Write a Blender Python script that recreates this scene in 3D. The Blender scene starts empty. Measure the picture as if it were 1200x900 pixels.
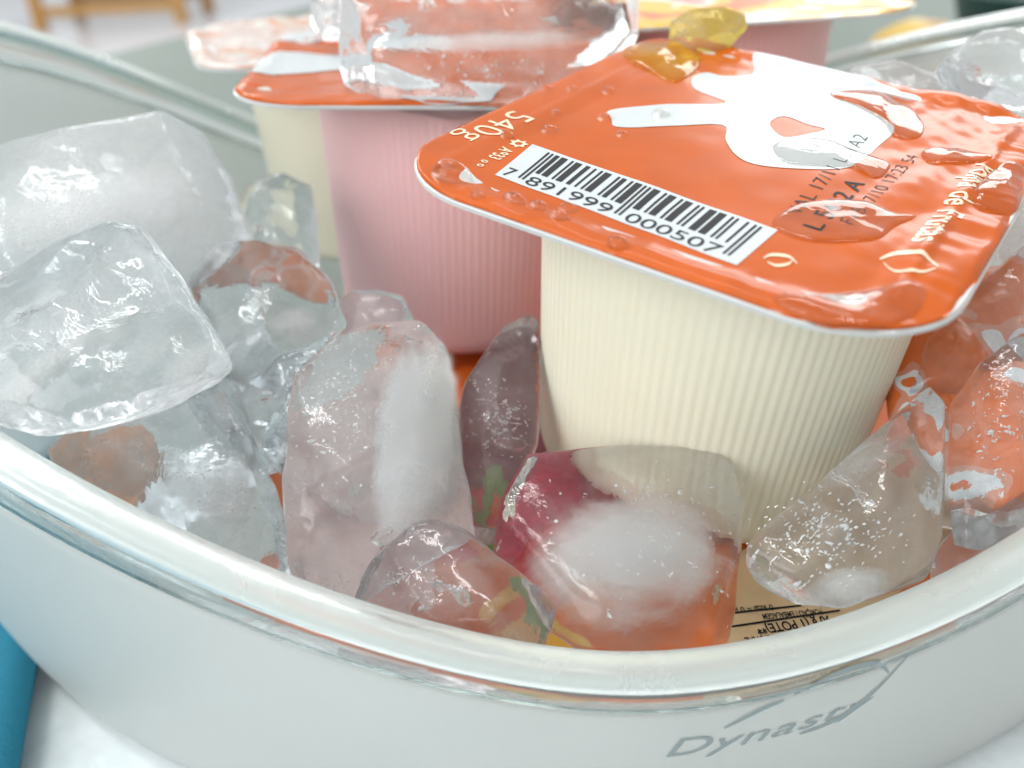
import bpy, bmesh, math, random
from mathutils import Vector, Matrix, noise
random.seed(7)
SC = bpy.context.scene
COL = SC.collection
CM = 0.01
TZ = 8.76                      # the table lies 9.2 cm below the middle of the front lid

# ------------------------------------------------------------------ camera
F = 1104.37
CAM = Vector((4.46897, -11.85851, 3.56541))
RX = Vector((0.825941, 0.561405, -0.051442))
RY = Vector((0.241404, -0.434657, -0.867639))
RZ = Vector((-0.509457, 0.704200, -0.494526))
cam_d = bpy.data.cameras.new('camera')
cam = bpy.data.objects.new('camera', cam_d); COL.objects.link(cam)
m = Matrix(((RX.x, -RY.x, -RZ.x), (RX.y, -RY.y, -RZ.y), (RX.z, -RY.z, -RZ.z))).to_4x4()
m.translation = (CAM + Vector((0, 0, TZ))) * CM
cam.matrix_world = m
cam_d.sensor_width = 36; cam_d.lens = 36 * F / 1200
cam_d.clip_start = 0.004; cam_d.clip_end = 60
cam_d.dof.use_dof = True; cam_d.dof.focus_distance = 0.118; cam_d.dof.aperture_fstop = 17
SC.camera = cam

# ------------------------------------------------------------------ light of the room and added softboxes
world = bpy.data.worlds.new('World'); SC.world = world; world.use_nodes = True
bg = world.node_tree.nodes['Background']
bg.inputs[0].default_value = (1.0, 1.0, 0.985, 1); bg.inputs[1].default_value = 0.60
FW = Vector((-0.586, 0.810, 0)); SD = Vector((0.810, 0.586, 0))
def area(name, pos, target, sx, sy, watt, col=(1, 1, 1)):
    d = bpy.data.lights.new(name, 'AREA'); d.shape = 'RECTANGLE'; d.size = sx; d.size_y = sy; d.energy = watt; d.color = col
    o = bpy.data.objects.new(name, d); COL.objects.link(o); o.location = pos
    o.rotation_euler = (Vector(target) - Vector(pos)).to_track_quat('-Z', 'Y').to_euler()
    return o
WD = FW * math.cos(math.radians(28)) + SD * math.sin(math.radians(28))
area('window_light', WD * 3.0 + Vector((0, 0, 1.08)), (0, 0, 0.1), 1.25, 0.66, 10, (0.97, 0.99, 1))
area('ceiling_tube', FW * 2.0 + SD * -1.3 + Vector((0, 0, 2.2)), FW * 2.0 + SD * -1.3, 1.3, 0.3, 16, (0.99, 1, 0.98))
area('ceiling_tube', FW * 5.2 + SD * -2.2 + Vector((0, 0, 2.0)), FW * 5.2 + SD * -2.2, 1.6, 0.6, 60, (0.98, 0.99, 1))
for k, (df, ds) in enumerate(((1.7, 0.5), (0.4, 1.0), (0.1, -1.0))):
    area('ceiling_tube', FW * df + SD * ds + Vector((0, 0, 2.2)), FW * df + SD * ds, 1.3, 0.09, 11, (0.99, 1, 0.98))

area('overhead_softbox', FW * 0.1 + SD * -0.7 + Vector((0, 0, 2.0)), FW * 0.1 + SD * -0.5, 2.2, 1.9, 19, (1, 1, 0.985))  # added overhead softbox for soft diffuse light, no such lamp known
area('fill_softbox', FW * -1.0 + SD * -1.6 + Vector((0, 0, 1.0)), (0, 0, 0.05), 1.7, 1.3, 33, (1, 1, 1))  # added fill softbox at the left behind the camera, not a known lamp

SC.view_settings.view_transform = 'Standard'; SC.view_settings.look = 'None'
SC.view_settings.gamma = 1; SC.view_settings.use_curve_mapping = False
SC.view_settings.exposure = 0.22
cy = SC.cycles
cy.max_bounces = 28; cy.transmission_bounces = 24; cy.glossy_bounces = 10; cy.diffuse_bounces = 5
cy.volume_bounces = 10; cy.transparent_max_bounces = 24
cy.sample_clamp_indirect = 6; cy.use_denoising = True; cy.blur_glossy = 0.6
try: cy.denoiser = 'OPENIMAGEDENOISE'
except Exception: pass

# ------------------------------------------------------------------ helpers
def W(v): return (Vector(v) + Vector((0, 0, TZ))) * CM
def px(x, y, d): return CAM + d * (RX * ((x - 600) / F) + RY * ((y - 450) / F) + RZ)
def pxz(x, y, z):
    v = RX * ((x - 600) / F) + RY * ((y - 450) / F) + RZ
    return CAM + v * ((z - CAM.z) / v.z)
LM = Matrix(((0.98978, 0.0061, 0.14247), (0.0, 0.99908, -0.04279), (-0.1426, 0.04235, 0.98887)))   # lid frame -> room
LI = LM.transposed()
def pxl(x, y, h=0.12):        # pixel -> point on the front lid
    c = LI @ CAM; v = LI @ (RX * ((x - 600) / F) + RY * ((y - 450) / F) + RZ)
    return c + v * ((h - c.z) / v.z)
def tag(o, label=None, cat=None, group=None, kind=None):
    if label: o['label'] = label
    if cat: o['category'] = cat
    if group: o['group'] = group
    if kind: o['kind'] = kind
    return o
def mesh_obj(name, verts, faces, mat, parent=None, smooth=True, origin=None, raw=False):
    """verts in cm, room frame; linked as one mesh whose origin is `origin`"""
    vs = [Vector(v) for v in verts]
    if origin is None: origin = sum(vs, Vector()) / len(vs)
    origin = Vector(origin)
    me = bpy.data.meshes.new(name)
    me.from_pydata([(v - origin) * CM for v in vs], [], faces); me.update()
    if smooth:
        for p in me.polygons: p.use_smooth = True
    if mat: me.materials.append(mat)
    o = bpy.data.objects.new(name, me); COL.objects.link(o)
    place(o, W(origin), parent)
    return o
def place(o, loc, parent):
    o.location = loc
    if parent:
        o.parent = parent
        pm = parent['_m'] if False else None
        o.matrix_parent_inverse = MW[parent.name].inverted()
    MW[o.name] = Matrix.Translation(loc)
MW = {}
def empty(name, loc, label, cat, group=None):
    o = bpy.data.objects.new(name, None); COL.objects.link(o); o.empty_display_size = 0.01
    o.location = W(loc); MW[o.name] = Matrix.Translation(W(loc))
    return tag(o, label, cat, group)
def grid_faces(nu, nv, wrap=False, off=0):
    fs = []
    for j in range(nv - 1):
        for i in range(nu if wrap else nu - 1):
            a = j * nu + i; b = j * nu + (i + 1) % nu
            fs.append((off + a, off + b, off + b + nu, off + a + nu))
    return fs
def sstep(a, b, x):
    t = max(0.0, min(1.0, (x - a) / (b - a))); return t * t * (3 - 2 * t)

# ------------------------------------------------------------------ materials
class NT:
    def __init__(s, name):
        s.m = bpy.data.materials.new(name); s.m.use_nodes = True
        s.t = s.m.node_tree; s.t.nodes.clear(); s.out = s.n('ShaderNodeOutputMaterial')
    def n(s, typ, **kw):
        nd = s.t.nodes.new(typ)
        for k, v in kw.items():
            if k.startswith('_'): setattr(nd, k[1:], v)
            else:
                key = k.replace('__', ' ')
                nd.inputs[int(key[1:]) if key[0] == 'i' and key[1:].isdigit() else key].default_value = v
        return nd
    def l(s, a, b): s.t.links.new(a, b)
    def coord(s, scale=1.0, which='Object'):
        c = s.n('ShaderNodeTexCoord'); mp = s.n('ShaderNodeMapping'); mp.inputs['Scale'].default_value = (100 * scale,) * 3
        s.l(c.outputs[which], mp.inputs['Vector']); return mp.outputs[0]
    def noise(s, vec, scale, detail=3, rough=.5, dist=0):
        n = s.n('ShaderNodeTexNoise'); n.inputs['Scale'].default_value = scale; n.inputs['Detail'].default_value = detail
        n.inputs['Roughness'].default_value = rough; n.inputs['Distortion'].default_value = dist
        s.l(vec, n.inputs['Vector']); return n.outputs['Fac']
    def ramp(s, fac, stops, interp='LINEAR'):
        r = s.n('ShaderNodeValToRGB'); r.color_ramp.interpolation = interp
        e = r.color_ramp.elements
        while len(e) < len(stops): e.new(0.5)
        for el, (p, c) in zip(e, stops):
            el.position = p; el.color = (*c, 1) if len(c) == 3 else c
        s.l(fac, r.inputs[0]); return r.outputs[0]
    def math(s, op, a, b=None, clamp=False):
        m_ = s.n('ShaderNodeMath'); m_.operation = op; m_.use_clamp = clamp
        for i, v in enumerate((a, b)):
            if v is None: continue
            if isinstance(v, (int, float)): m_.inputs[i].default_value = v
            else: s.l(v, m_.inputs[i])
        return m_.outputs[0]
    def bump(s, h, dist, strength=1.0):
        b = s.n('ShaderNodeBump'); b.inputs['Distance'].default_value = dist * CM; b.inputs['Strength'].default_value = strength
        s.l(h, b.inputs['Height']); return b.outputs[0]
    def mixs(s, fac, a, b):
        x = s.n('ShaderNodeMixShader')
        if isinstance(fac, (int, float)): x.inputs[0].default_value = fac
        else: s.l(fac, x.inputs[0])
        s.l(a, x.inputs[1]); s.l(b, x.inputs[2]); return x.outputs[0]
    def surf(s, sh): s.l(sh, s.out.inputs['Surface']); return s.m

def principled(name, col, rough=.4, coat=0, spec=.5, noise_amt=0.04, nscale=3, bump=0, bscale=20, metal=0, sss=0):
    k = NT(name); p = k.n('ShaderNodeBsdfPrincipled')
    v = k.coord()
    f = k.noise(v, nscale, 4)
    c = k.ramp(f, [(.25, [max(0, x * (1 - noise_amt)) for x in col]), (.75, [min(1, x * (1 + noise_amt)) for x in col])])
    k.l(c, p.inputs['Base Color'])
    p.inputs['Roughness'].default_value = rough; p.inputs['Coat Weight'].default_value = coat; p.inputs['Coat Roughness'].default_value = .06
    p.inputs['Specular IOR Level'].default_value = spec; p.inputs['Metallic'].default_value = metal
    if sss:
        p.inputs['Subsurface Weight'].default_value = sss; p.inputs['Subsurface Radius'].default_value = (.004, .003, .002); p.inputs['Subsurface Scale'].default_value = 1
    if bump: k.l(k.bump(k.noise(v, bscale, 3), bump), p.inputs['Normal'])
    return k.surf(p.outputs[0])

def ice_mat(name, frost=.35, tint=(.97, .99, 1), veil=0, rough=.0, fscale=.9, seed=0, bump=.011):
    k = NT(name); v = k.coord()
    add = k.n('ShaderNodeVectorMath'); add.operation = 'ADD'; add.inputs[1].default_value = (seed * 3.7, seed * 1.3, seed * 2.1); k.l(v, add.inputs[0]); v = add.outputs[0]
    h1 = k.noise(v, 1.6, 4, .55, .6); h2 = k.noise(v, 9, 3, .6)
    h = k.math('ADD', h1, k.math('MULTIPLY', h2, .035))
    nb = k.bump(h, bump * 3)
    g = k.n('ShaderNodeBsdfGlass'); g.inputs['Color'].default_value = (*tint, 1); g.inputs['IOR'].default_value = 1.31; g.inputs['Roughness'].default_value = rough
    k.l(nb, g.inputs['Normal'])
    d = k.n('ShaderNodeBsdfDiffuse'); d.inputs['Color'].default_value = (.68, .69, .69, 1)
    tr = k.n('ShaderNodeBsdfTranslucent'); tr.inputs['Color'].default_value = (.86, .87, .88, 1)
    gl = k.n('ShaderNodeBsdfGlossy'); gl.inputs['Roughness'].default_value = .12
    k.l(nb, gl.inputs['Normal'])
    fr = k.mixs(.55, d.outputs[0], tr.outputs[0]); fr = k.mixs(.06, fr, gl.outputs[0])
    mk = k.noise(v, fscale, 5, .62, .8)
    mask = k.ramp(mk, [(.42 - .25 * frost, (0, 0, 0)), (.92 - .25 * frost, (1, 1, 1))])
    fine = k.ramp(k.noise(v, 22, 2, .6), [(.3, (.6, .6, .6)), (.7, (1, 1, 1))])
    mask = k.math('MULTIPLY', k.math('MULTIPLY', mask, fine), min(.95, .35 + frost * .6))
    k.surf(k.mixs(mask, g.outputs[0], fr))
    if veil:
        s_ = k.n('ShaderNodeVolumeScatter'); s_.inputs['Color'].default_value = (.985, .99, .995, 1); s_.inputs['Density'].default_value = veil; s_.inputs['Anisotropy'].default_value = .3
        k.l(s_.outputs[0], k.out.inputs['Volume'])
    return k.m
def core_mat(name, dens, col=(.985, .985, .98)):
    k = NT(name); c = k.n('ShaderNodeTexCoord')
    ln = k.n('ShaderNodeVectorMath'); ln.operation = 'LENGTH'; k.l(c.outputs['Object'], ln.inputs[0])
    n = k.math('ADD', k.math('MULTIPLY', k.noise(c.outputs['Object'], 2.4, 5, .65, .5), .7), k.math('MULTIPLY', k.noise(c.outputs['Object'], 9, 4, .7, .8), .3))
    r = k.math('ADD', ln.outputs['Value'], k.math('MULTIPLY', k.math('SUBTRACT', n, .5), 1.1))
    f = k.ramp(r, [(.35, (1, 1, 1)), (.62, (.35, .35, .35)), (.88, (0, 0, 0))], 'EASE')
    s_ = k.n('ShaderNodeVolumeScatter'); s_.inputs['Color'].default_value = (*col, 1); s_.inputs['Anisotropy'].default_value = .2
    k.l(k.math('MULTIPLY', f, dens), s_.inputs['Density'])
    k.l(s_.outputs[0], k.out.inputs['Volume']); return k.m

M = {}
M['cream'] = principled('cream_plastic', (.76, .73, .585), .34, .2, noise_amt=.03, nscale=.6, sss=.5)
M['pink'] = principled('pink_plastic', (.84, .53, .54), .34, .2, noise_amt=.04, nscale=.6, sss=.5)
M['flange'] = principled('flange_plastic', (.47, .485, .485), .3, .2)
M['orange'] = principled('orange_foil', (.42, .074, .002), .27, .13, .16, noise_amt=.10, nscale=1.2)
M['white_print'] = principled('white_print', (.46, .505, .525), .32, .16, noise_amt=.03)
M['cream_print'] = principled('cream_print', (.66, .54, .38), .35, .4)
M['tan_print'] = principled('tan_print', (.62, .36, .17), .35, .4, noise_amt=.25, nscale=5)
M['black_print'] = principled('black_print', (.012, .013, .015), .5, 0, spec=.2)
M['card_orange'] = principled('card_orange', (.70, .14, .012), .4, .3, noise_amt=.12, nscale=1)
M['card_red'] = principled('card_red', (.60, .02, .03), .4, .3, noise_amt=.2, nscale=3)
M['card_green'] = principled('card_green', (.12, .28, .03), .4, .3, noise_amt=.4, nscale=4)
M['card_yellow'] = principled('card_yellow', (.75, .38, .03), .4, .3, noise_amt=.15, nscale=3)
M['card_tan'] = principled('card_tan', (.62, .43, .24), .5, .1, noise_amt=.08, nscale=3)
M['pink_bounce'] = principled('card_pink_bounce', (.78, .52, .47), .4, .2, noise_amt=.12, nscale=1.2)
M['card_magenta'] = principled('card_magenta', (.60, .06, .11), .4, .3, noise_amt=.3, nscale=4)
M['bubble'] = principled('bubble_white', (.86, .87, .88), .3, noise_amt=.02)
M['grey_print'] = principled('grey_print', (.20, .25, .26), .45, noise_amt=.05)
M['teal'] = principled('teal_cloth', (.003, .165, .26), .75, noise_amt=.1, nscale=12, bump=.02, bscale=30)
M['wood'] = principled('brown_wood', (.46, .25, .08), .5, noise_amt=.25, nscale=.3)
M['table_green'] = principled('grey_green_table', (.12, .155, .135), .6, 0, noise_amt=.1, nscale=.05)
M['floor'] = principled('pale_floor', (.58, .63, .70), .22, .3, noise_amt=.08, nscale=.02, bump=.6, bscale=.07)
M['sheet'] = principled('white_plastic_sheet', (.70, .76, .78), .16, .5, noise_amt=.04, bump=.25, bscale=.55)
M['yellow_food'] = None

def water_mat(name, tint=(1, 1, 1)):
    k = NT(name); g = k.n('ShaderNodeBsdfGlass'); g.inputs['IOR'].default_value = 1.16; g.inputs['Roughness'].default_value = 0
    g.inputs['Color'].default_value = (*tint, 1)
    h = k.n('ShaderNodeBsdfGlossy'); h.inputs['Roughness'].default_value = .02
    v = k.coord(); nb = k.bump(k.noise(v, 2.5, 2), .01); k.l(nb, g.inputs['Normal']); k.l(nb, h.inputs['Normal'])
    f = k.n('ShaderNodeFresnel'); f.inputs[0].default_value = 1.3; k.l(nb, f.inputs['Normal'])
    ge = k.n('ShaderNodeNewGeometry'); fac = k.math('MULTIPLY', k.math('MULTIPLY', f.outputs[0], .7), k.math('SUBTRACT', 1.0, ge.outputs['Backfacing']))
    return k.surf(k.mixs(fac, g.outputs[0], h.outputs[0]))
_k = NT('air_crack'); _g = _k.n('ShaderNodeBsdfGlass'); _g.inputs['IOR'].default_value = 1 / 1.31; _g.inputs['Roughness'].default_value = .03; M['crack'] = _k.surf(_g.outputs[0])
M['water'] = water_mat('water_drop', (1, .99, .97))
M['water_refraction'] = water_mat('water_refracted_yellow', (.98, .88, .35))
_t = M['water_refraction'].node_tree; _s = _t.nodes.new('ShaderNodeVolumeScatter'); _s.inputs['Color'].default_value = (.98, .85, .2, 1); _s.inputs['Density'].default_value = 500  # yellow put into the water to imitate refraction of the yellow cup behind
_t.links.new(_s.outputs[0], [n for n in _t.nodes if n.type == 'OUTPUT_MATERIAL'][0].inputs['Volume'])

def patch_foil(name, stops, scale, seed, mode='CONSTANT'):
    k = NT(name); v = k.coord(); a = k.n('ShaderNodeVectorMath'); a.operation = 'ADD'; a.inputs[1].default_value = (seed, seed * .7, 0); k.l(v, a.inputs[0])
    f = k.noise(a.outputs[0], scale, 2, .5, .5)
    p = k.n('ShaderNodeBsdfPrincipled'); k.l(k.ramp(f, stops, mode), p.inputs['Base Color'])
    p.inputs['Roughness'].default_value = .28; p.inputs['Coat Weight'].default_value = .6; p.inputs['Coat Roughness'].default_value = .05
    k.l(k.bump(k.noise(v, 3, 3), .06), p.inputs['Normal']); return k.surf(p.outputs[0])
OR, WH, YE, PK = (.74, .16, .025), (.76, .80, .82), (.78, .48, .03), (.78, .42, .33)
M['foil_b'] = patch_foil('printed_foil_orange_white', [(0, OR), (.46, WH), (.56, OR), (.66, (.72, .3, .16))], .45, 3.1)
M['foil_c'] = patch_foil('printed_foil_pale', [(.25, (.48, .5, .5)), (.45, (.5, .36, .31)), (.52, (.5, .5, .48)), (.58, (.5, .17, .07)), (.64, (.5, .36, .26)), (.72, (.48, .5, .5))], .8, 9.2, 'LINEAR')
M['foil_d'] = patch_foil('printed_foil_yellow', [(0, OR), (.42, YE), (.55, WH), (.62, (.6, .1, .05))], .45, 5.5)

# bowl plastics
def bowl_body_mat():
    k = NT('frosted_plastic'); v = k.coord()
    d = k.n('ShaderNodeBsdfDiffuse'); d.inputs['Color'].default_value = (.70, .78, .77, 1)
    t = k.n('ShaderNodeBsdfTranslucent'); t.inputs['Color'].default_value = (.96, .97, .955, 1)
    r = k.n('ShaderNodeBsdfRefraction'); r.inputs['IOR'].default_value = 1.15; r.inputs['Roughness'].default_value = .42; r.inputs['Color'].default_value = (.95, .96, .95, 1)
    g = k.n('ShaderNodeBsdfGlossy'); sm = k.noise(v, .22, 5, .6, .6); k.l(k.ramp(sm, [(.35, (.28,) * 3), (.65, (.48,) * 3)]), g.inputs['Roughness'])
    k.l(k.ramp(k.noise(v, .16, 4, .55, .4), [(.35, (.70, .785, .78)), (.65, (.775, .83, .815))]), d.inputs['Color']); k.l(k.bump(k.noise(v, 9, 2), .006), g.inputs['Normal'])
    a = k.mixs(.45, d.outputs[0], t.outputs[0]); a = k.mixs(.28, a, r.outputs[0])
    fz = k.n('ShaderNodeFresnel'); fz.inputs[0].default_value = 1.4
    a = k.mixs(k.math('MULTIPLY', fz.outputs[0], .6), a, g.outputs[0])
    return k.surf(a)
def bowl_rim_mat():
    k = NT('milky_glossy_plastic'); v = k.coord()
    d = k.n('ShaderNodeBsdfDiffuse'); d.inputs['Color'].default_value = (.74, .80, .785, 1)
    t = k.n('ShaderNodeBsdfTranslucent'); t.inputs['Color'].default_value = (.92, .96, .955, 1)
    g = k.n('ShaderNodeBsdfGlass'); g.inputs['IOR'].default_value = 1.45; g.inputs['Roughness'].default_value = .12; g.inputs['Color'].default_value = (.97, .99, .985, 1)
    sm = k.noise(v, .5, 5, .65, 1.0); k.l(k.ramp(sm, [(.35, (.14,) * 3), (.65, (.32,) * 3)]), g.inputs['Roughness']); nb = k.bump(k.math('ADD', k.noise(v, 1.2, 3), k.math('MULTIPLY', k.noise(v, 14, 2), .08)), .03); k.l(nb, g.inputs['Normal'])
    a = k.mixs(.5, d.outputs[0], t.outputs[0]); return k.surf(k.mixs(.48, a, g.outputs[0]))
def bowl_clear_mat():
    k = NT('clear_plastic'); v = k.coord()
    g = k.n('ShaderNodeBsdfGlass'); g.inputs['IOR'].default_value = 1.42; g.inputs['Roughness'].default_value = .03; g.inputs['Color'].default_value = (.95, .98, .975, 1)
    k.l(k.bump(k.noise(v, .8, 3), .03), g.inputs['Normal'])
    d = k.n('ShaderNodeBsdfDiffuse'); d.inputs['Color'].default_value = (.72, .80, .80, 1)
    return k.surf(k.mixs(.10, g.outputs[0], d.outputs[0]))
M['bowl_body'] = bowl_body_mat(); M['bowl_rim'] = bowl_rim_mat(); M['bowl_clear'] = bowl_clear_mat()

# ------------------------------------------------------------------ the setting
ZT = -TZ
def box_mesh(cs, name, mat, parent=None, bevel=.0, origin=None):
    """list of (centre, axes(3 half vectors)) boxes in one mesh"""
    vs, fs = [], []
    for c, ax in cs:
        c = Vector(c); b = len(vs)
        for sx, sy, sz in ((-1,-1,-1),(1,-1,-1),(1,1,-1),(-1,1,-1),(-1,-1,1),(1,-1,1),(1,1,1),(-1,1,1)):
            vs.append(c + ax[0] * sx + ax[1] * sy + ax[2] * sz)
        fs += [tuple(b + i for i in f) for f in ((3,2,1,0),(4,5,6,7),(0,1,5,4),(1,2,6,5),(2,3,7,6),(3,0,4,7))]
    o = mesh_obj(name, vs, fs, mat, parent, smooth=False, origin=origin)
    if bevel:
        b = o.modifiers.new('b', 'BEVEL'); b.width = bevel * CM; b.segments = 2
    return o
FZ = -84.0
fl = mesh_obj('floor', [(-1500, -600, FZ), (900, -600, FZ), (900, 1500, FZ), (-1500, 1500, FZ)], [(0, 1, 2, 3)], M['floor'], smooth=False)
tag(fl, kind='structure')
# table: far edge passes through two picture points
e0 = pxz(130, 57, ZT); e1 = pxz(232, 33, ZT)
ed = (e1 - e0); ed.z = 0; ed.normalize(); en = Vector((-ed.y, ed.x, 0))
if en.dot(FW) < 0: en = -en
tb = empty('table', (0, 0, FZ), 'grey green table standing under the bowl of ice and yogurt cups', 'table')
tc = e0 - en * 60 + ed * 40
box_mesh([((tc.x, tc.y, ZT - 1.75), (ed * 110, en * 60, Vector((0, 0, 1.5))))], 'table_top', M['table_green'], tb, bevel=.6)
for sx in (-1, 1):
    for sy in (-1, 1):
        c = tc + ed * 100 * sx + en * 52 * sy
        box_mesh([((c.x, c.y, (FZ + ZT - 3.3) / 2), (ed * 3, en * 3, Vector((0, 0, (ZT - 3.3 - FZ) / 2))))], 'leg', M['table_green'], tb)
# glossy white plastic sheet on the table, gently rumpled
def sheet(name, c, u, v, nu, nv, mat, amp, thick, zoff):
    vs = []
    for side in (1, 0):
        for j in range(nv):
            for i in range(nu):
                p = Vector(c) + u * (i / (nu - 1) - .5) + v * (j / (nv - 1) - .5)
                z = ZT + zoff + amp * (.5 + .5 * noise.noise(Vector((p.x * .09, p.y * .09, 1.7)))) + amp * .25 * noise.noise(Vector((p.x * .4, p.y * .4, 5)))
                r = ((p.x + 5) ** 2 + (p.y - 2.8) ** 2) ** .5
                z = ZT + zoff + (z - ZT - zoff) * sstep(12.8, 15.5, r)
                vs.append((p.x, p.y, z + thick * side))
    fs = grid_faces(nu, nv); n = nu * nv
    fs += [tuple(reversed([n + a for a in f])) for f in grid_faces(nu, nv)]
    bd = [i for i in range(nu)] + [nu - 1 + j * nu for j in range(1, nv)] + [(nv - 1) * nu + i for i in range(nu - 2, -1, -1)] + [j * nu for j in range(nv - 2, 0, -1)]
    for a, b in zip(bd, bd[1:] + bd[:1]): fs.append((b, a, n + a, n + b))
    return mesh_obj(name, vs, fs, mat)
ws = sheet('plastic_sheet', (2, -2, 0), Vector((30, 22, 0)), Vector((-16, 22, 0)), 110, 100, M['sheet'], .35, .03, .0)
tag(ws, 'glossy white plastic sheet spread on the table under the bowl', 'sheet')
# teal cloth at the left front corner: right edge runs through two picture points
t0 = pxz(47, 790, ZT + .3); t1 = pxz(28, 900, ZT + .3)
td = (t1 - t0).normalized(); tn = Vector((td.y, -td.x, 0))
if tn.dot(RX) > 0: tn = -tn
cl = t0 + tn * 12.0 - td * 2
vs = []; nu, nv = 40, 40
for side in (1, 0):
    for j in range(nv):
        for i in range(nu):
            p = cl + tn * 24 * (i / (nu - 1) - .5) + td * 34 * (j / (nv - 1) - .5)
            vs.append((p.x, p.y, ZT + .42 + .05 * noise.noise(Vector((p.x * .4, p.y * .4, 0))) + .12 * side))
fs = grid_faces(nu, nv); n = nu * nv; fs += [tuple(reversed([n + a for a in f])) for f in grid_faces(nu, nv)]
bd = [i for i in range(nu)] + [nu - 1 + j * nu for j in range(1, nv)] + [(nv - 1) * nu + i for i in range(nu - 2, -1, -1)] + [j * nu for j in range(nv - 2, 0, -1)]
for a, b in zip(bd, bd[1:] + bd[:1]): fs.append((b, a, n + a, n + b))
tag(mesh_obj('teal_cloth', vs, fs, M['teal']), 'teal cloth lying on the white sheet at the lower left corner', 'cloth')
# wooden table frame far behind on the floor
f0 = pxz(50, 36, FZ); f1 = pxz(214, 27, FZ)
fd = (f1 - f0); fw_ = fd.length; fd.normalize(); fn = Vector((-fd.y, fd.x, 0))
wt = empty('wooden_table', f0, 'brown wooden table frame standing far behind on the pale floor', 'wooden table')
Z = Vector((0, 0, 1))
for a in (0, 1):
    for b in (0, 1):
        c = f0 + fd * fw_ * a + fn * 60 * b
        box_mesh([((c.x, c.y, FZ + 36), (fd * 3.6, fn * 3.6, Z * 36))], 'leg', M['wood'], wt, bevel=.4)
for b in (0, 1):
    c = f0 + fd * fw_ * .5 + fn * 60 * b
    box_mesh([((c.x, c.y, FZ + 11), (fd * (fw_ / 2 - 3.62), fn * 1.8, Z * 3))], 'stretcher', M['wood'], wt, bevel=.3)
c = f0 + fd * fw_ * .5 + fn * 30
box_mesh([((c.x, c.y, FZ + 73.6), (fd * (fw_ / 2 + 8), fn * 40, Z * 1.5))], 'table_top', M['wood'], wt, bevel=.4)

# ------------------------------------------------------------------ bowl
BQ = dict(a=13.059, b=9.795, phi=.582, h=2.759, e=1.818, s2=.158, c3=-.103, s3=.164, c4=-.161, s4=-.459)
BC = Vector((-4.976, 2.768, -1.357))
ZB = -8.72
def rim_pt(th):
    q = BQ; c, s = math.cos(th), math.sin(th)
    x = q['a'] * math.copysign(abs(c) ** (2 / q['e']), c); y = q['b'] * math.copysign(abs(s) ** (2 / q['e']), s)
    z = q['h'] * math.cos(2 * th) + q['s2'] * math.sin(2 * th) + q['c3'] * math.cos(3 * th) + q['s3'] * math.sin(3 * th) + q['c4'] * math.cos(4 * th) + q['s4'] * math.sin(4 * th)
    cp, sp = math.cos(q['phi']), math.sin(q['phi'])
    return Vector((x * cp - y * sp, x * sp + y * cp, z)) + BC
NTH = 240
# sample by arc length to keep the corners of the superellipse smooth
dense = [i * 2 * math.pi / 4000 for i in range(4001)]
pts = [rim_pt(t) for t in dense]; cum = [0]
for a, b in zip(pts, pts[1:]): cum.append(cum[-1] + (b - a).length)
THS = []; j = 0
for i in range(NTH):
    tgt = cum[-1] * i / NTH
    while cum[j + 1] < tgt: j += 1
    f = (tgt - cum[j]) / max(1e-9, cum[j + 1] - cum[j]); THS.append(dense[j] + f * (dense[1]))
RIM = [rim_pt(t) for t in THS]
for _ in range(6):
    RIM = [(RIM[i - 1] + RIM[i] * 2 + RIM[(i + 1) % NTH]) / 4 for i in range(NTH)]
OUTN = []
for i in range(NTH):
    t = RIM[(i + 1) % NTH] - RIM[i - 1]; n_ = Vector((t.y, -t.x, 0)).normalized(); OUTN.append(n_)
BANDS = [max(.55, .64 + .3 * math.cos(t - math.radians(160))) for t in THS]
BAND = .55      # height below the rim where the frosted body starts
def wall_scale(v): return .88 + (.995 - .88) * max(0, v) ** .6
def wall(i, v, off):
    """point on the bowl wall: v=0 at the base, 1 at the top of the frosted body"""
    r = RIM[i]; zt = r.z - BANDS[i]
    s = wall_scale(v)
    p = Vector((BC.x + (r.x - BC.x) * s, BC.y + (r.y - BC.y) * s, ZB + (zt - ZB) * v))
    return p + OUTN[i] * off
bowl = empty('bowl', (BC.x, BC.y, ZB), 'frosted white plastic bowl with a wavy clear edged rim full of ice', 'bowl')
TH = .22; WO = .50
NV = 26
rows = []
for k in range(6): rows.append([Vector((BC.x + (p.x - BC.x) * s, BC.y + (p.y - BC.y) * s, ZB)) for p, s in ((wall(i, 0, 0), .05 + .19 * k) for i in range(NTH))])
for k in range(NV + 1): rows.append([wall(i, (k / NV) ** 1.3, WO) for i in range(NTH)])
inn = []
for k in range(NV, -1, -1): inn.append([wall(i, (k / NV) ** 1.3, WO - TH) + Vector((0, 0, TH * (1 - k / NV))) for i in range(NTH)])
rows += inn
for k in range(5, -1, -1): rows.append([Vector((BC.x + (p.x - BC.x) * (.05 + .185 * k), BC.y + (p.y - BC.y) * (.05 + .185 * k), ZB + TH)) for p in (wall(i, 0, 0) for i in range(NTH))])
vs = [p for r in rows for p in r]; fs = grid_faces(NTH, len(rows), True)
fs.append(tuple(range(NTH - 1, -1, -1))); fs.append(tuple((len(rows) - 1) * NTH + i for i in range(NTH)))
mesh_obj('body', vs, fs, M['bowl_body'], bowl, origin=(BC.x, BC.y, ZB))
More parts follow.
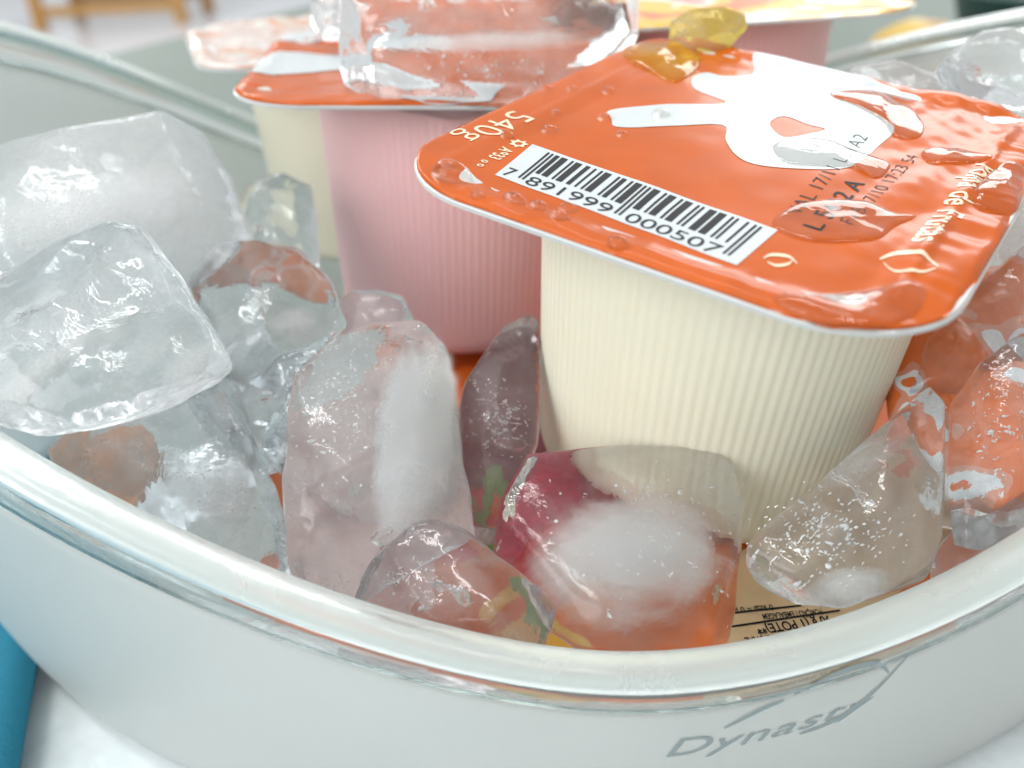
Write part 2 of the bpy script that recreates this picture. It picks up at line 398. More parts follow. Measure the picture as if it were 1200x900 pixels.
def ring_loop(name, sec, mat):
    n = len(sec); vs = []
    for i in range(NTH):
        for (o, z, md) in sec: vs.append(RIM[i] + OUTN[i] * o + Vector((0, 0, z if md == 0 else (-BANDS[i] + z if md == 2 else -.215 + (.215 - BANDS[i]) * z))))
    fs = [(i * n + k, i * n + (k + 1) % n, ((i + 1) % NTH) * n + (k + 1) % n, ((i + 1) % NTH) * n + k) for i in range(NTH) for k in range(n)]
    return mesh_obj(name, vs, fs, mat, bowl, origin=BC)
RW = .56                       # width of the flat rim
ring_loop('clear_band', [(RW - .26, -.215, 0), (RW - .08, -.215, 0), (RW - .08, .3, 1), (RW - .085, .006, 2), (RW - .29, .006, 2), (RW - .28, .3, 1)], M['bowl_clear'])
sec = []
for k in range(24):
    a = 2 * math.pi * k / 24; c_, s_ = math.cos(a), math.sin(a)
    o = RW / 2 + RW / 2 * math.copysign(abs(c_) ** .6, c_); z = -.10 + .11 * math.copysign(abs(s_) ** .8, s_)
    sec.append((o, z + .05 * math.sin(math.pi * min(1, max(0, o / RW))) - .03, 0))
ring_loop('rim', sec, M['bowl_rim'])

# lettering on the bowl: text mapped on the wall
def text_mesh(body, size=1.0, shear=0, bold=0, spacing=1.0, align='LEFT', res=6):
    c = bpy.data.curves.new('t', 'FONT'); c.body = body; c.size = size; c.shear = shear; c.offset = bold; c.space_character = spacing
    c.align_x = align; c.resolution_u = res
    o = bpy.data.objects.new('t', c); COL.objects.link(o)
    dg = bpy.context.evaluated_depsgraph_get(); me = bpy.data.meshes.new_from_object(o.evaluated_get(dg))
    bpy.data.objects.remove(o); bpy.data.curves.remove(c)
    bm = bmesh.new(); bm.from_mesh(me); bpy.data.meshes.remove(me); return bm
def subdiv(bm, maxlen):
    for _ in range(7):
        es = [e for e in bm.edges if e.calc_length() > maxlen]
        if not es: break
        bmesh.ops.subdivide_edges(bm, edges=es, cuts=1); bmesh.ops.triangulate(bm, faces=bm.faces[:])
def bm_map(bm, fn):
    vs = [fn(v.co.x, v.co.y) for v in bm.verts]; bm.verts.index_update()
    fs = [tuple(v.index for v in f.verts) for f in bm.faces]; bm.free(); return vs, fs
def proj(p):
    d = Vector(p) - CAM; z = d.dot(RZ); return 600 + F * d.dot(RX) / z, 450 + F * d.dot(RY) / z
def wall_at(x, y):            # picture point -> (i, v) on the outer wall, near side
    best = None
    for i in range(NTH):
        if (RIM[i] - CAM).dot(RZ) > 16: continue
        for k in range(0, 41):
            v = 1 - k / 50
            q = proj(wall(i, v, WO)); d = (q[0] - x) ** 2 + (q[1] - y) ** 2
            if best is None or d < best[0]: best = (d, i, v)
    return best[1], best[2]
def wall_f(fi, v, off):
    i = int(math.floor(fi)); f = fi - i
    return wall(i % NTH, v, off) * (1 - f) + wall((i + 1) % NTH, v, off) * f
A0 = wall_at(768, 886); A1 = wall_at(1015, 822); A2 = wall_at(775, 864)
def logo_map(x, y):           # x in 0..1 along the word, y in letter heights
    fi = A0[0] + (A1[0] - A0[0]) * x; v = A0[1] + (A1[1] - A0[1]) * x + (A2[1] - A0[1]) * y
    return wall_f(fi, v, WO + .012)
bm = text_mesh('Dynasty', 1, .3, 0, 1.05); xs = [v.co.x for v in bm.verts]; xm = max(xs)
for v in bm.verts: v.co.x /= xm; v.co.y = v.co.y / .72 * (1 - .25 * v.co.x)
subdiv(bm, .08)
vs, fs = bm_map(bm, logo_map); mesh_obj('brand_lettering', vs, fs, M['grey_print'], bowl)
def ribbon(fn, pts_, w, n=40):
    vs, fs = [], []
    for k in range(n + 1):
        t = k / n * (len(pts_) - 1); i = min(int(t), len(pts_) - 2); f = t - i
        p0 = pts_[max(i - 1, 0)]; p1 = pts_[i]; p2 = pts_[i + 1]; p3 = pts_[min(i + 2, len(pts_) - 1)]
        c = [.5 * (2 * p1[j] + (p2[j] - p0[j]) * f + (2 * p0[j] - 5 * p1[j] + 4 * p2[j] - p3[j]) * f * f + (3 * p1[j] - p0[j] - 3 * p2[j] + p3[j]) * f ** 3) for j in (0, 1)]
        ww = w * (.35 + .65 * math.sin(math.pi * min(1, max(0, k / n)) ) )
        vs += [fn(c[0], c[1] - ww), fn(c[0], c[1] + ww)]
        if k: fs.append((2 * k - 2, 2 * k, 2 * k + 1, 2 * k - 1))
    return vs, fs
for P, w in (([(.27, 1.15), (.42, 1.75), (.52, 1.95)], .12), ([(.56, 2.1), (.75, 2.5), (.92, 2.3), (1.02, 1.5)], .13), ([(.66, -.25), (.82, -.1), (.95, .5), (1.04, 1.3), (1.1, 2.1)], .13)):
    vs, fs = ribbon(logo_map, P, w); mesh_obj('swoosh', vs, fs, M['grey_print'], bowl)

# ------------------------------------------------------------------ yogurt cups
def rrect(hx, hy, r, n=10):
    out = []
    for cx, cy_, a0 in ((hx - r, hy - r, 0), (-hx + r, hy - r, 90), (-hx + r, -hy + r, 180), (hx - r, -hy + r, 270)):
        for k in range(n + 1):
            a = math.radians(a0 + 90 * k / n); out.append((cx + r * math.cos(a), cy_ + r * math.sin(a)))
    return out
def make_body(T, mat, parent, rt=2.75, rb=2.5, H=5.0, ribs=112):
    prof = [(-.02, 1.0, 0), (-.22, 1.0, 0), (-.36, .995, .3)] + [(-.45 - (H - .85) * k / 16, None, 1) for k in range(17)] + [(-H + .28, None, .4), (-H + .12, .985, 0), (-H + .03, .95, 0), (-H, .88, 0), (-H + .02, .4, 0), (-H + .02, .05, 0)]
    seg = ribs * 6; vs = []
    for z, s, rib in prof:
        base = rt + (rb - rt) * (-z / H)
        for i in range(seg):
            a = 2 * math.pi * i / seg
            r = base * (s if s is not None else 1.0)
            if rib: r += .0052 * rib * (math.cos(ribs * a) ** 1) - .01 * rib
            vs.append(T(r * math.cos(a), r * math.sin(a), z))
    fs = [tuple(reversed(f)) for f in grid_faces(seg, len(prof), True)]
    fs.append(tuple((len(prof) - 1) * seg + i for i in range(seg)))
    return mesh_obj('cup_body', vs, fs, mat, parent)
def make_flange(T, parent, hx=3.3, hy=3.85):
    vs = []; lv = [(.86, -.065), (.985, -.065), (1.0, -.05), (1.0, -.005), (.99, .015), (.86, .015)]
    ol = rrect(hx, hy, 1.42)
    for s, z in lv:
        for x, y in ol:
            vs.append(T(x * (1 - (1 - s) * 3.5 / 3.5), y * s, z))
    n = len(ol); fs = grid_faces(n, len(lv), True)
    for i in range(n): fs.append(((len(lv) - 1) * n + i, (len(lv) - 1) * n + (i + 1) % n, (i + 1) % n, i))
    return mesh_obj('flange', vs, fs, M['flange'], parent, smooth=False)
def lid_h(u, v, amp=1.0, hx=3.3, hy=3.85, seed=0):
    """height of the crumpled foil above the flange"""
    du, dv = hx - abs(u), hy - abs(v); d = min(du, dv)
    z = .055
    z -= .05 * (1 - sstep(0, .12, d))
    z += .030 * math.exp(-((du - .62) / .07) ** 2) * amp * sstep(.5, .9, dv) * (1 if u > 0 else .35)           # pressed line of the seal
    z += .012 * math.exp(-((dv - .30) / .07) ** 2) * amp
    z -= .045 * sstep(.66, .95, du) * sstep(.2, .6, dv)                                  # sunk middle
    z += .05 * amp * math.exp(-((u) ** 2 + (v) ** 2) / 5)
    w = sstep(.2, 2.6, u + .35 * v) * .8 + .25 * sstep(1.5, 3.5, v)
    z += amp * .10 * w * noise.noise(Vector((u * .9 + seed, v * .55, .3)))
    z += amp * .045 * w * noise.noise(Vector((u * 2.2 - v * .8 + seed, v * 1.1 + u * .5, 4.3)))
    z += amp * .010 * noise.noise(Vector((u * 1.8 + seed, v * 1.8, 7.7)))
    z += amp * .012 * w * noise.noise(Vector((u * 5.5 + v * 2 + seed, v * 3.2, 1.1))) + amp * .03 * sstep(1.2, 2.2, v) * sstep(-.5, -2.4, u) * noise.noise(Vector((u * 3.2 + v, v * 2.2, 3.3)))
    if du < .62: z += amp * .030 * sstep(0, 3, u) * noise.noise(Vector((u * .8, v * 4.2 + seed, 2.2))) * sstep(0, .15, d)   # puckers along the right edge
    if dv < .62: z += amp * .016 * noise.noise(Vector((u * 4.0 + seed, v, 2.9))) * sstep(0, .15, d)
    return z
def make_foil(T, mat, parent, hx=3.3, hy=3.85, amp=1.0, seed=0, N=170):
    r = 1.42; vs = []; fs = []
    def sq(x, y):              # unit square -> rounded rectangle
        u, v = x * hx, y * hy
        k = max(abs(x), abs(y))
        ol = rr_dir(u, v)
        return ol[0] * .994, ol[1] * .994
    def rr_dir(u, v):
        au, av = abs(u), abs(v)
        # shrink points of the concentric square in the corner towards the arc
        k = max(au / hx, av / hy)
        if k < 1e-6: return u, v
        X, Y, R = hx * k, hy * k, r * k
        if au > X - R and av > Y - R:
            dx, dy = au - (X - R), av - (Y - R); m_ = max(dx, dy); l_ = math.hypot(dx, dy)
            if l_ > 1e-9: dx, dy = dx * m_ / l_, dy * m_ / l_
            au, av = X - R + dx, Y - R + dy
        return math.copysign(au, u), math.copysign(av, v)
    for j in range(N):
        for i in range(N):
            u, v = sq(2 * i / (N - 1) - 1, 2 * j / (N - 1) - 1)
            vs.append(T(u, v, lid_h(u, v, amp, hx, hy, seed)))
    fs = grid_faces(N, N)
    bd = [i for i in range(N)] + [N - 1 + j * N for j in range(1, N)] + [(N - 1) * N + i for i in range(N - 2, -1, -1)] + [j * N for j in range(N - 2, 0, -1)]
    b0 = len(vs)
    for a in bd:
        j, i = divmod(a, N); u, v = sq(2 * i / (N - 1) - 1, 2 * j / (N - 1) - 1); vs.append(T(u * 1.0, v * 1.0, .016))
    nb = len(bd)
    for k in range(nb): fs.append((bd[(k + 1) % nb], bd[k], b0 + k, b0 + (k + 1) % nb))
    return mesh_obj('foil_lid', vs, fs, mat, parent)
def frame(o, rz, tx=0, ty=0, M3=None):
    R = M3 if M3 is not None else (Matrix.Rotation(math.radians(tx), 3, 'X') @ Matrix.Rotation(math.radians(ty), 3, 'Y') @ Matrix.Rotation(math.radians(rz), 3, 'Z'))
    o = Vector(o)
    return lambda x, y, z: o + R @ Vector((x, y, z))

# front cup
TF = frame((0, 0, 0), 0, M3=LM)
front = empty('yogurt_cup', TF(0, 0, -5), 'cream yogurt cup with wet orange foil lid and barcode, in front', 'yogurt cup')
make_body(TF, M['cream'], front); make_flange(TF, front)
foil = make_foil(TF, M['orange'], front)
def on_lid(u, v, dz): return TF(u, v, lid_h(u, v) + dz)
def lid_patch(name, bm, mat, dz=.006, maxlen=.12):
    subdiv(bm, maxlen); vs, fs = bm_map(bm, lambda x, y: on_lid(x, y, dz))
    return mesh_obj(name, vs, fs, mat, foil)
def poly_bm(pts_, hole=None):
    c = bpy.data.curves.new('p', 'CURVE'); c.dimensions = '2D'; c.fill_mode = 'BOTH'
    for P in ([pts_] + ([hole] if hole else [])):
        s = c.splines.new('POLY'); s.points.add(len(P) - 1); s.use_cyclic_u = True
        for q, p in zip(s.points, P): q.co = (p[0], p[1], 0, 1)
    o = bpy.data.objects.new('p', c); COL.objects.link(o)
    dg = bpy.context.evaluated_depsgraph_get(); me = bpy.data.meshes.new_from_object(o.evaluated_get(dg))
    bpy.data.objects.remove(o); bpy.data.curves.remove(c)
    bm = bmesh.new(); bm.from_mesh(me); bpy.data.meshes.remove(me)
    bmesh.ops.remove_doubles(bm, verts=bm.verts[:], dist=1e-5)
    for f in bm.faces:
        if f.normal.z < 0: f.normal_flip()
    return bm
def smooth_loop(P, n=5, closed=True):
    out = []; N = len(P)
    for i in range(N):
        p0, p1, p2, p3 = P[i - 1], P[i], P[(i + 1) % N], P[(i + 2) % N]
        for k in range(n):
            f = k / n
            out.append(tuple(.5 * (2 * p1[j] + (p2[j] - p0[j]) * f + (2 * p0[j] - 5 * p1[j] + 4 * p2[j] - p3[j]) * f * f + (3 * p1[j] - p0[j] - 3 * p2[j] + p3[j]) * f ** 3) for j in range(len(p1))))
    return out
def L2(x, y): p = pxl(x, y, .05); return (p.x, p.y)
logo = [(715, 128), (717, 140), (724, 148), (780, 148), (846, 147), (850, 165), (862, 182), (885, 193), (930, 198), (985, 197), (1008, 188), (1030, 168), (1048, 148), (1010, 126), (975, 112), (1015, 103), (1058, 106), (1005, 88), (950, 76), (886, 62), (884, 84), (850, 88), (828, 82), (812, 88), (815, 103), (850, 118), (835, 122), (780, 122)]
hole = [(902, 147), (910, 138), (924, 137), (945, 145), (967, 152), (950, 157), (918, 161)]
lid_patch('white_emblem', poly_bm(smooth_loop([L2(*p) for p in logo], 4), smooth_loop([L2(*p) for p in hole], 4)), M['white_print'])
# barcode label
q00 = Vector(L2(580, 202)); q10 = Vector(L2(864, 308)); q01 = Vector(L2(624, 167)); q11 = Vector(L2(912, 268))
def bl(x, y): p = q00 * (1 - x) * (1 - y) + q10 * x * (1 - y) + q01 * (1 - x) * y + q11 * x * y; return (p.x, p.y)
def rect_bm(rs):
    bm = bmesh.new()
    for x0, y0, x1, y1 in rs:
        bm.faces.new([bm.verts.new((*bl(x, y), 0)) for x, y in ((x0, y0), (x1, y0), (x1, y1), (x0, y1))])
    return bm
lab = lid_patch('barcode_label', rect_bm([(0, 0, 1, 1)]), M['white_print'])
def sub_of_lab(bm, name, dz=.011):
    subdiv(bm, .15); vs, fs = bm_map(bm, lambda x, y: on_lid(x, y, dz)); return mesh_obj(name, vs, fs, M['black_print'], foil)
rng = random.Random(3)
L_ = ['0001101', '0111011', '0011001', '0010111', '0001011', '0110001', '0101111', '0111011', '0110111', '0001011']
Lc = ['0001101', '0011001', '0010011', '0111101', '0100011', '0110001', '0101111', '0111011', '0110111', '0001011']
inv = lambda s: ''.join('1' if c == '0' else '0' for c in s); Rc = [inv(s) for s in Lc]; Gc = [s[::-1] for s in Rc]
code = '7891999000507'; par = 'LGLGLG'
bits = '101' + ''.join((Lc if p == 'L' else Gc)[int(d)] for d, p in zip(code[1:7], par)) + '01010' + ''.join(Rc[int(d)] for d in code[7:]) + '101'
guard = set(list(range(3)) + list(range(45, 50)) + list(range(92, 95)))
rs = []; i = 0
BX0, BX1 = .085, .955
while i < 95:
    if bits[i] == '1':
        j = i
        while j < 95 and bits[j] == '1' and ((j in guard) == (i in guard)): j += 1
        rs.append((BX0 + (BX1 - BX0) * i / 95, .12 if i in guard else .36, BX0 + (BX1 - BX0) * j / 95, .93)); i = j
    else: i += 1
sub_of_lab(rect_bm(rs), 'barcode_bars')
def label_text(s, x0, x1, y0, h, name):
    bm = text_mesh(s, 1, 0, .0, 1.0); xs = [v.co.x for v in bm.verts]; a, b = min(xs), max(xs)
    for v in bm.verts:
        x = x0 + (v.co.x - a) / (b - a) * (x1 - x0); y = y0 + v.co.y / .72 * h; v.co.x, v.co.y = bl(x, y)
    sub_of_lab(bm, name)
label_text('7', .02, .06, .06, .23, 'barcode_digits'); label_text('891999', .125, .49, .05, .23, 'barcode_digits'); label_text('000507', .555, .915, .05, .23, 'barcode_digits')
def lid_text(s, start, end, h, mat, name='lettering', side=1, bold=0, dz=.007, shear=0):
    """text whose baseline runs from one picture point to another on the lid"""
    a = Vector(L2(*start)); b = Vector(L2(*end)); d = b - a; ln = d.length; d.normalize(); nrm = Vector((-d.y, d.x)) * side
    bm = text_mesh(s, 1, shear, bold, 1.05); xs = [v.co.x for v in bm.verts]; x0, x1 = min(xs), max(xs)
    for v in bm.verts:
        p = a + d * ((v.co.x - x0) / (x1 - x0) * ln) + nrm * (v.co.y / .72 * h); v.co.x, v.co.y = p.x, p.y
    if side < 0: bmesh.ops.reverse_faces(bm, faces=bm.faces[:])
    return lid_patch(name, bm, mat, dz)
lid_text('540g', (600, 131), (533, 160), .44, M['cream_print'], 'weight_lettering', bold=-.004)
lid_text('A933', (590, 170), (572, 181), .17, M['cream_print'], 'small_lettering', bold=.02)
lid_text('o o', (566, 184), (558, 191), .13, M['cream_print'], 'small_lettering', bold=.02)
# little flower mark
fc = Vector(L2(608, 166)); ring = []
P = [(fc.x + (.13 if k % 2 else .085) * math.cos(k * math.pi / 7), fc.y + (.13 if k % 2 else .085) * math.sin(k * math.pi / 7)) for k in range(14)]
Hh = [(fc.x + .05 * math.cos(k * math.pi / 6), fc.y + .05 * math.sin(k * math.pi / 6)) for k in range(12)]
lid_patch('flower_mark', poly_bm(P, Hh), M['cream_print'])
lid_text('Polpa de Frutas', (1143, 196), (1067, 284), .30, M['cream_print'], 'lettering', bold=.014)
lid_text('L 5412 A', (962, 270), (1015, 212), .22, M['black_print'], 'date_stamp', side=1, bold=.01)
lid_text('VAL 17/11 L54 A2', (938, 252), (1018, 160), .19, M['black_print'], 'date_stamp', side=1, bold=-.012)
lid_text('FAB 17/10 17:23 54', (1000, 262), (1078, 182), .17, M['black_print'], 'date_stamp', side=1, bold=-.014)
def lid_curve(name, pts_, w, mat):
    vs, fs = ribbon(lambda x, y: on_lid(*L2(x, y), .007), pts_, w, 30); return mesh_obj(name, vs, fs, mat, foil)
lid_curve('seal_mark', [(1032, 300), (1050, 296), (1080, 303), (1098, 316)], 2.6, M['cream_print'])
lid_curve('seal_mark', [(1036, 304), (1050, 318), (1078, 322), (1096, 318)], 1.6, M['cream_print'])
lid_curve('seal_mark', [(895, 300), (905, 296), (925, 298), (935, 306)], 1.8, M['cream_print'])
lid_curve('seal_mark', [(900, 304), (910, 308), (925, 306), (930, 300)], 1.6, M['cream_print'])

# cup behind: pink, under the block of ice
TP = frame((-7.0, 2.9, 0.0), 127, tx=-2.0, ty=3.0)
pk = empty('yogurt_cup', TP(0, 0, -5), 'pink yogurt cup behind, its orange and white lid under a block of ice', 'yogurt cup')
make_body(TP, M['pink'], pk); make_flange(TP, pk); pfoil = make_foil(TP, M['orange'], pk, seed=3, N=70)
def plane_pt(T, x, y):
    o = T(0, 0, .06); nz = (T(0, 0, 1) - T(0, 0, 0)); v = RX * ((x - 600) / F) + RY * ((y - 450) / F) + RZ
    p = CAM + v * ((o - CAM).dot(nz) / v.dot(nz)) - T(0, 0, 0)
    return (p.dot(T(1, 0, 0) - T(0, 0, 0)), p.dot(T(0, 1, 0) - T(0, 0, 0)))
for P in ([(296, 84), (312, 66), (350, 60), (420, 66), (520, 70), (520, 84), (420, 80), (350, 84)], [(322, 48), (338, 36), (380, 34), (430, 36), (430, 46), (370, 44)], [(470, 112), (520, 105), (590, 108), (560, 118), (500, 120)]):
    b_ = poly_bm(smooth_loop([plane_pt(TP, *p) for p in P], 4)); subdiv(b_, .3)
    vs, fs = bm_map(b_, lambda x, y: TP(x, y, lid_h(x, y, 1, 3.3, 3.85, 3) + .012)); mesh_obj('white_emblem', vs, fs, M['white_print'], pfoil)
TC = frame((-12.3, 5.7, -0.1), 144)
cr = empty('yogurt_cup', TC(0, 0, -5), 'blurred cream yogurt cup with pale printed lid behind the pink cup at left', 'yogurt cup')
make_body(TC, M['cream'], cr); make_flange(TC, cr); make_foil(TC, M['foil_c'], cr, seed=6, N=60)
TR = frame((-4.9, 9.7, 0.3), 127)
rp = empty('yogurt_cup', TR(0, 0, -5), 'pink yogurt cup with yellow printed lid at the back behind the front lid', 'yogurt cup')
make_body(TR, M['pink'], rp); make_flange(TR, rp); make_foil(TR, M['foil_d'], rp, seed=9, N=60)

# ------------------------------------------------------------------ printed packaging under the ice
CZ = -5.28
def in_wall_scale(z, i):
    r = RIM[i]; v = max(0, min(1, (z - ZB) / (r.z - BANDS[i] - ZB))); return wall_scale(v)
def az_index(x, y):
    a = math.atan2(y - BC.y, x - BC.x); best = min(range(NTH), key=lambda i: abs((AZ[i] - a + math.pi) % (2 * math.pi) - math.pi)); return best
AZ = [math.atan2(p.y - BC.y, p.x - BC.x) for p in RIM]
def clamp_in(p, gap=.06):
    i = az_index(p.x, p.y); r = RIM[i]; R_ = math.hypot(r.x - BC.x, r.y - BC.y)
    lim = R_ * in_wall_scale(p.z, i) - gap; d = math.hypot(p.x - BC.x, p.y - BC.y)
    if p.z < r.z + .4 and d > lim:
        f = lim / d; return Vector((BC.x + (p.x - BC.x) * f, BC.y + (p.y - BC.y) * f, p.z))
    return p
def card_h(x, y): return CZ + .10 * noise.noise(Vector((x * .35, y * .35, 2))) - .05
out = []
e0 = pxz(300, 645, CZ); e1 = pxz(480, 425, CZ); ed2 = (e1 - e0).normalized(); er = Vector((ed2.y, -ed2.x, 0))
for i in range(0, NTH):
    p = RIM[i]; s = in_wall_scale(CZ, i) - .05; q = Vector((BC.x + (p.x - BC.x) * s, BC.y + (p.y - BC.y) * s, CZ))
    k = (q - e0).dot(er)
    if k < 0: q = q - er * k
    k = (q - e0).dot(ed2)
    if k > 11: q = q - ed2 * (k - 11)
    if not out or (Vector(out[-1]) - Vector((q.x, q.y))).length > .05: out.append((q.x, q.y))
def card_part(name, bm, mat, parent, dz, origin=None, maxlen=.8):
    subdiv(bm, maxlen); vs, fs = bm_map(bm, lambda x, y: Vector((x, y, card_h(x, y) + dz))); return mesh_obj(name, vs, fs, mat, parent)
bm = poly_bm(out); subdiv(bm, 1.2)
top, fs = bm_map(bm, lambda x, y: Vector((x, y, card_h(x, y))))
nT = len(top); vs = top + [p - Vector((0, 0, .05)) for p in top]; f2 = fs + [tuple(reversed([nT + a for a in f])) for f in fs]
card = mesh_obj('printed_carton', vs, f2, M['card_orange'], smooth=True)
tag(card, 'orange printed carton with strawberry picture and nutrition panel under the ice', 'carton')
def cz(P): return [tuple(pxz(x, y, CZ)[:2]) for x, y in P]
card_part('pink_bounce_patch', poly_bm(cz([(306, 640), (400, 525), (482, 432), (505, 428), (516, 500), (528, 600), (518, 690), (510, 760), (420, 728), (350, 690)])), M['pink_bounce'], card, .012)  # pink painted on the carton to imitate the lids reflecting in the ice
card_part('strawberry_print', poly_bm(smooth_loop(cz([(530, 660), (540, 590), (590, 560), (640, 530), (690, 540), (740, 580), (745, 640), (690, 690), (620, 700), (570, 680)]))), M['card_red'], card, .015)
M['card_gap_shade'] = principled('card_gap_shade', (.15, .045, .055), .4, .2, noise_amt=.3, nscale=3)
card_part('gap_shade_patch', poly_bm(smooth_loop(cz([(548, 470), (560, 430), (640, 425), (660, 500), (640, 560), (590, 550), (552, 520)]))), M['card_gap_shade'], card, .042)  # dark patch painted as the shade in the gap between the cups
card_part('magenta_print', poly_bm(smooth_loop(cz([(590, 600), (640, 545), (720, 530), (700, 590), (640, 640), (600, 650)]))), M['card_magenta'], card, .024)
for P in ([(560, 540), (580, 520), (600, 545), (605, 590), (590, 600), (570, 575)], [(545, 625), (570, 610), (590, 640), (580, 668), (560, 660)], [(585, 705), (600, 690), (630, 705), (640, 730), (600, 735)]):
    card_part('leaf_print', poly_bm(smooth_loop(cz(P))), M['card_green'], card, .032)
card_part('yellow_print', poly_bm(smooth_loop(cz([(610, 690), (650, 690), (690, 715), (705, 760), (660, 775), (600, 765), (570, 730)]))), M['card_yellow'], card, .022)
wp = smooth_loop(cz([(122, 580), (142, 552), (190, 545), (208, 572), (196, 606), (145, 606)]), 4)
wv = []
for z in (0, .06): wv += [Vector((x, y, CZ + .25 + z + .05 * noise.noise(Vector((x * 2, y * 2, 0))))) for x, y in wp]
wn = len(wp); wf = [tuple(range(wn - 1, -1, -1)), tuple(range(wn, 2 * wn))] + [(i, (i + 1) % wn, wn + (i + 1) % wn, wn + i) for i in range(wn)]
wp2 = cz([(305, 552), (335, 548), (352, 580), (340, 615), (312, 600)]); wv2 = []
for z in (0, .06): wv2 += [Vector((x, y, CZ + .05 + z)) for x, y in smooth_loop(wp2, 4)]
wn = len(wv2) // 2; wf2 = [tuple(range(wn - 1, -1, -1)), tuple(range(wn, 2 * wn))] + [(i, (i + 1) % wn, wn + (i + 1) % wn, wn + i) for i in range(wn)]
tag(mesh_obj('orange_wrapper', wv2, wf2, M['card_orange'], smooth=False), 'small deep orange wrapper piece in the gap left of the big central ice cube', 'wrapper')
wn = len(wp)
tag(mesh_obj('orange_wrapper', wv, wf, principled('amber_wrapper', (.66, .20, .012), .4, .2, noise_amt=.4, nscale=1.5), smooth=False), 'small amber orange wrapper piece seen through the speckled ice at lower left', 'wrapper')
0 and card_part('yellow_print', poly_bm(smooth_loop(cz([(110, 560), (150, 535), (190, 560), (190, 600), (150, 610)]))), M['card_yellow'], card, .022)
card_part('nutrition_panel', poly_bm(cz([(812, 690), (850, 655), (940, 600), (1050, 540), (1130, 560), (1120, 640), (1040, 700), (980, 760), (820, 790)])), M['card_tan'], card, .02)
def card_text(s, a, b, h, bold=0):
    A = Vector(pxz(*a, CZ)[:2]); B = Vector(pxz(*b, CZ)[:2]); d = B - A; ln = d.length; d.normalize(); nrm = Vector((-d.y, d.x))
    bm = text_mesh(s, 1, 0, bold); xs = [v.co.x for v in bm.verts]; x0, x1 = min(xs), max(xs)
    for v in bm.verts:
        p = A + d * ((v.co.x - x0) / (x1 - x0) * ln) + nrm * (v.co.y / .72 * h); v.co.x, v.co.y = p.x, p.y
    card_part('panel_lettering', bm, M['black_print'], card, .032, maxlen=.5)
card_text('90 g (1 POTE)**', (972, 717), (884, 729), .17, .022)
card_text('INFORMAÇÃO NUTRICIONAL', (988, 732), (872, 743), .15, .02)
card_text('PORÇÃO / EMBALAGEM', (962, 709), (893, 715), .11, .015)
card_text('0 kcal = 0 kJ', (905, 704), (858, 708), .11, .01)
for a, b in (((850, 731), (985, 711)), ((850, 715), (940, 705))):
    A = Vector(pxz(*a, CZ)[:2]); B = Vector(pxz(*b, CZ)[:2]); d = (B - A).normalized() ; nrm = Vector((-d.y, d.x)) * .018
    bm = bmesh.new(); bm.faces.new([bm.verts.new((p.x, p.y, 0)) for p in (A - nrm, B - nrm, B + nrm, A + nrm)])
    card_part('panel_rule', bm, M['black_print'], card, .032, maxlen=.5)

# orange sachet leaning on the right wall behind the ice
def slab_from_px(name, outline, d0, gx, gy, th, mat):
    f = [px(x, y, d0 + gx * (x - outline[0][0]) / 100 + gy * (y - outline[0][1]) / 100) for x, y in outline]
    cen = sum(f, Vector()) / len(f); n = len(f)
    nrm = (f[1] - f[0]).cross(f[2] - f[0]).normalized()
    if nrm.dot(RZ) < 0: nrm = -nrm
    vs = []; fs = []
    prof = [(.1, -.5), (.6, -.45), (.9, -.25), (1, 0), (.9, .25), (.6, .45), (.1, .5)]
    for s, z in prof:
        for p in f: vs.append(cen + (p - cen) * s + nrm * th * (z + .5))
    fs = grid_faces(n, len(prof), True); fs.append(tuple(range(n - 1, -1, -1))); fs.append(tuple((len(prof) - 1) * n + i for i in range(n)))
    return mesh_obj(name, vs, fs, mat)
so = smooth_loop([(1050, 330), (1110, 310), (1190, 300), (1260, 320), (1250, 480), (1215, 575), (1150, 590), (1090, 560), (1045, 480)], 5)
sa = slab_from_px('orange_sachet', so, 13.6, -.2, -.6, .5, patch_foil('orange_white_sachet', [(0, OR), (.5, (.70, .30, .2)), (.54, WH), (.6, OR)], .9, 2.0))
tag(sa, 'orange sachet standing on edge behind the ice at the right of the bowl', 'sachet')

sb = slab_from_px('lid_reflection_slab', smooth_loop([(232, 305), (290, 292), (350, 300), (395, 340), (380, 362), (310, 345), (250, 350)], 4), 15.9, .1, -.4, .12, patch_foil('orange_pink_reflection', [(0, OR), (.44, (.62, .22, .10)), (.5, (.72, .50, .44)), (.56, OR), (.64, (.7, .4, .32))], 1.1, 4.0, 'LINEAR'))  # added slab whose colour imitates the lid's reflection in the cube
tag(sb, 'added orange slab behind the clear rounded cube, imitating the reflected lid in the ice', 'reflection slab')
# ------------------------------------------------------------------ ice
I = {}
I['clear'] = ice_mat('ice_clear', .22, veil=0, seed=1)
I['glass'] = ice_mat('ice_glassy', .02, veil=0, seed=7)
I['mid'] = ice_mat('ice_part_frosted', .38, veil=6, seed=2)
I['milky'] = ice_mat('ice_milky', .42, veil=26, seed=3, fscale=.5)
I['veil'] = ice_mat('ice_veiled', .3, veil=12, seed=4)
I['yellow'] = ice_mat('ice_refracted_yellow', .35, tint=(.96, .88, .34), veil=90, seed=5)  # yellow tint painted in for the yellow lid refracted by the ice
I['dusky'] = ice_mat('ice_dusky', .30, tint=(.84, .81, .82), seed=6)
CORE = {d: core_mat('cloudy_core_%d' % d, d) for d in (150, 400, 900, 2200)}
tex = {}
def cloud_tex(sc):
    if sc not in tex:
        t = bpy.data.textures.new('ice_relief', 'CLOUDS'); t.noise_scale = sc * CM; t.noise_depth = 2; tex[sc] = t
    return tex[sc]
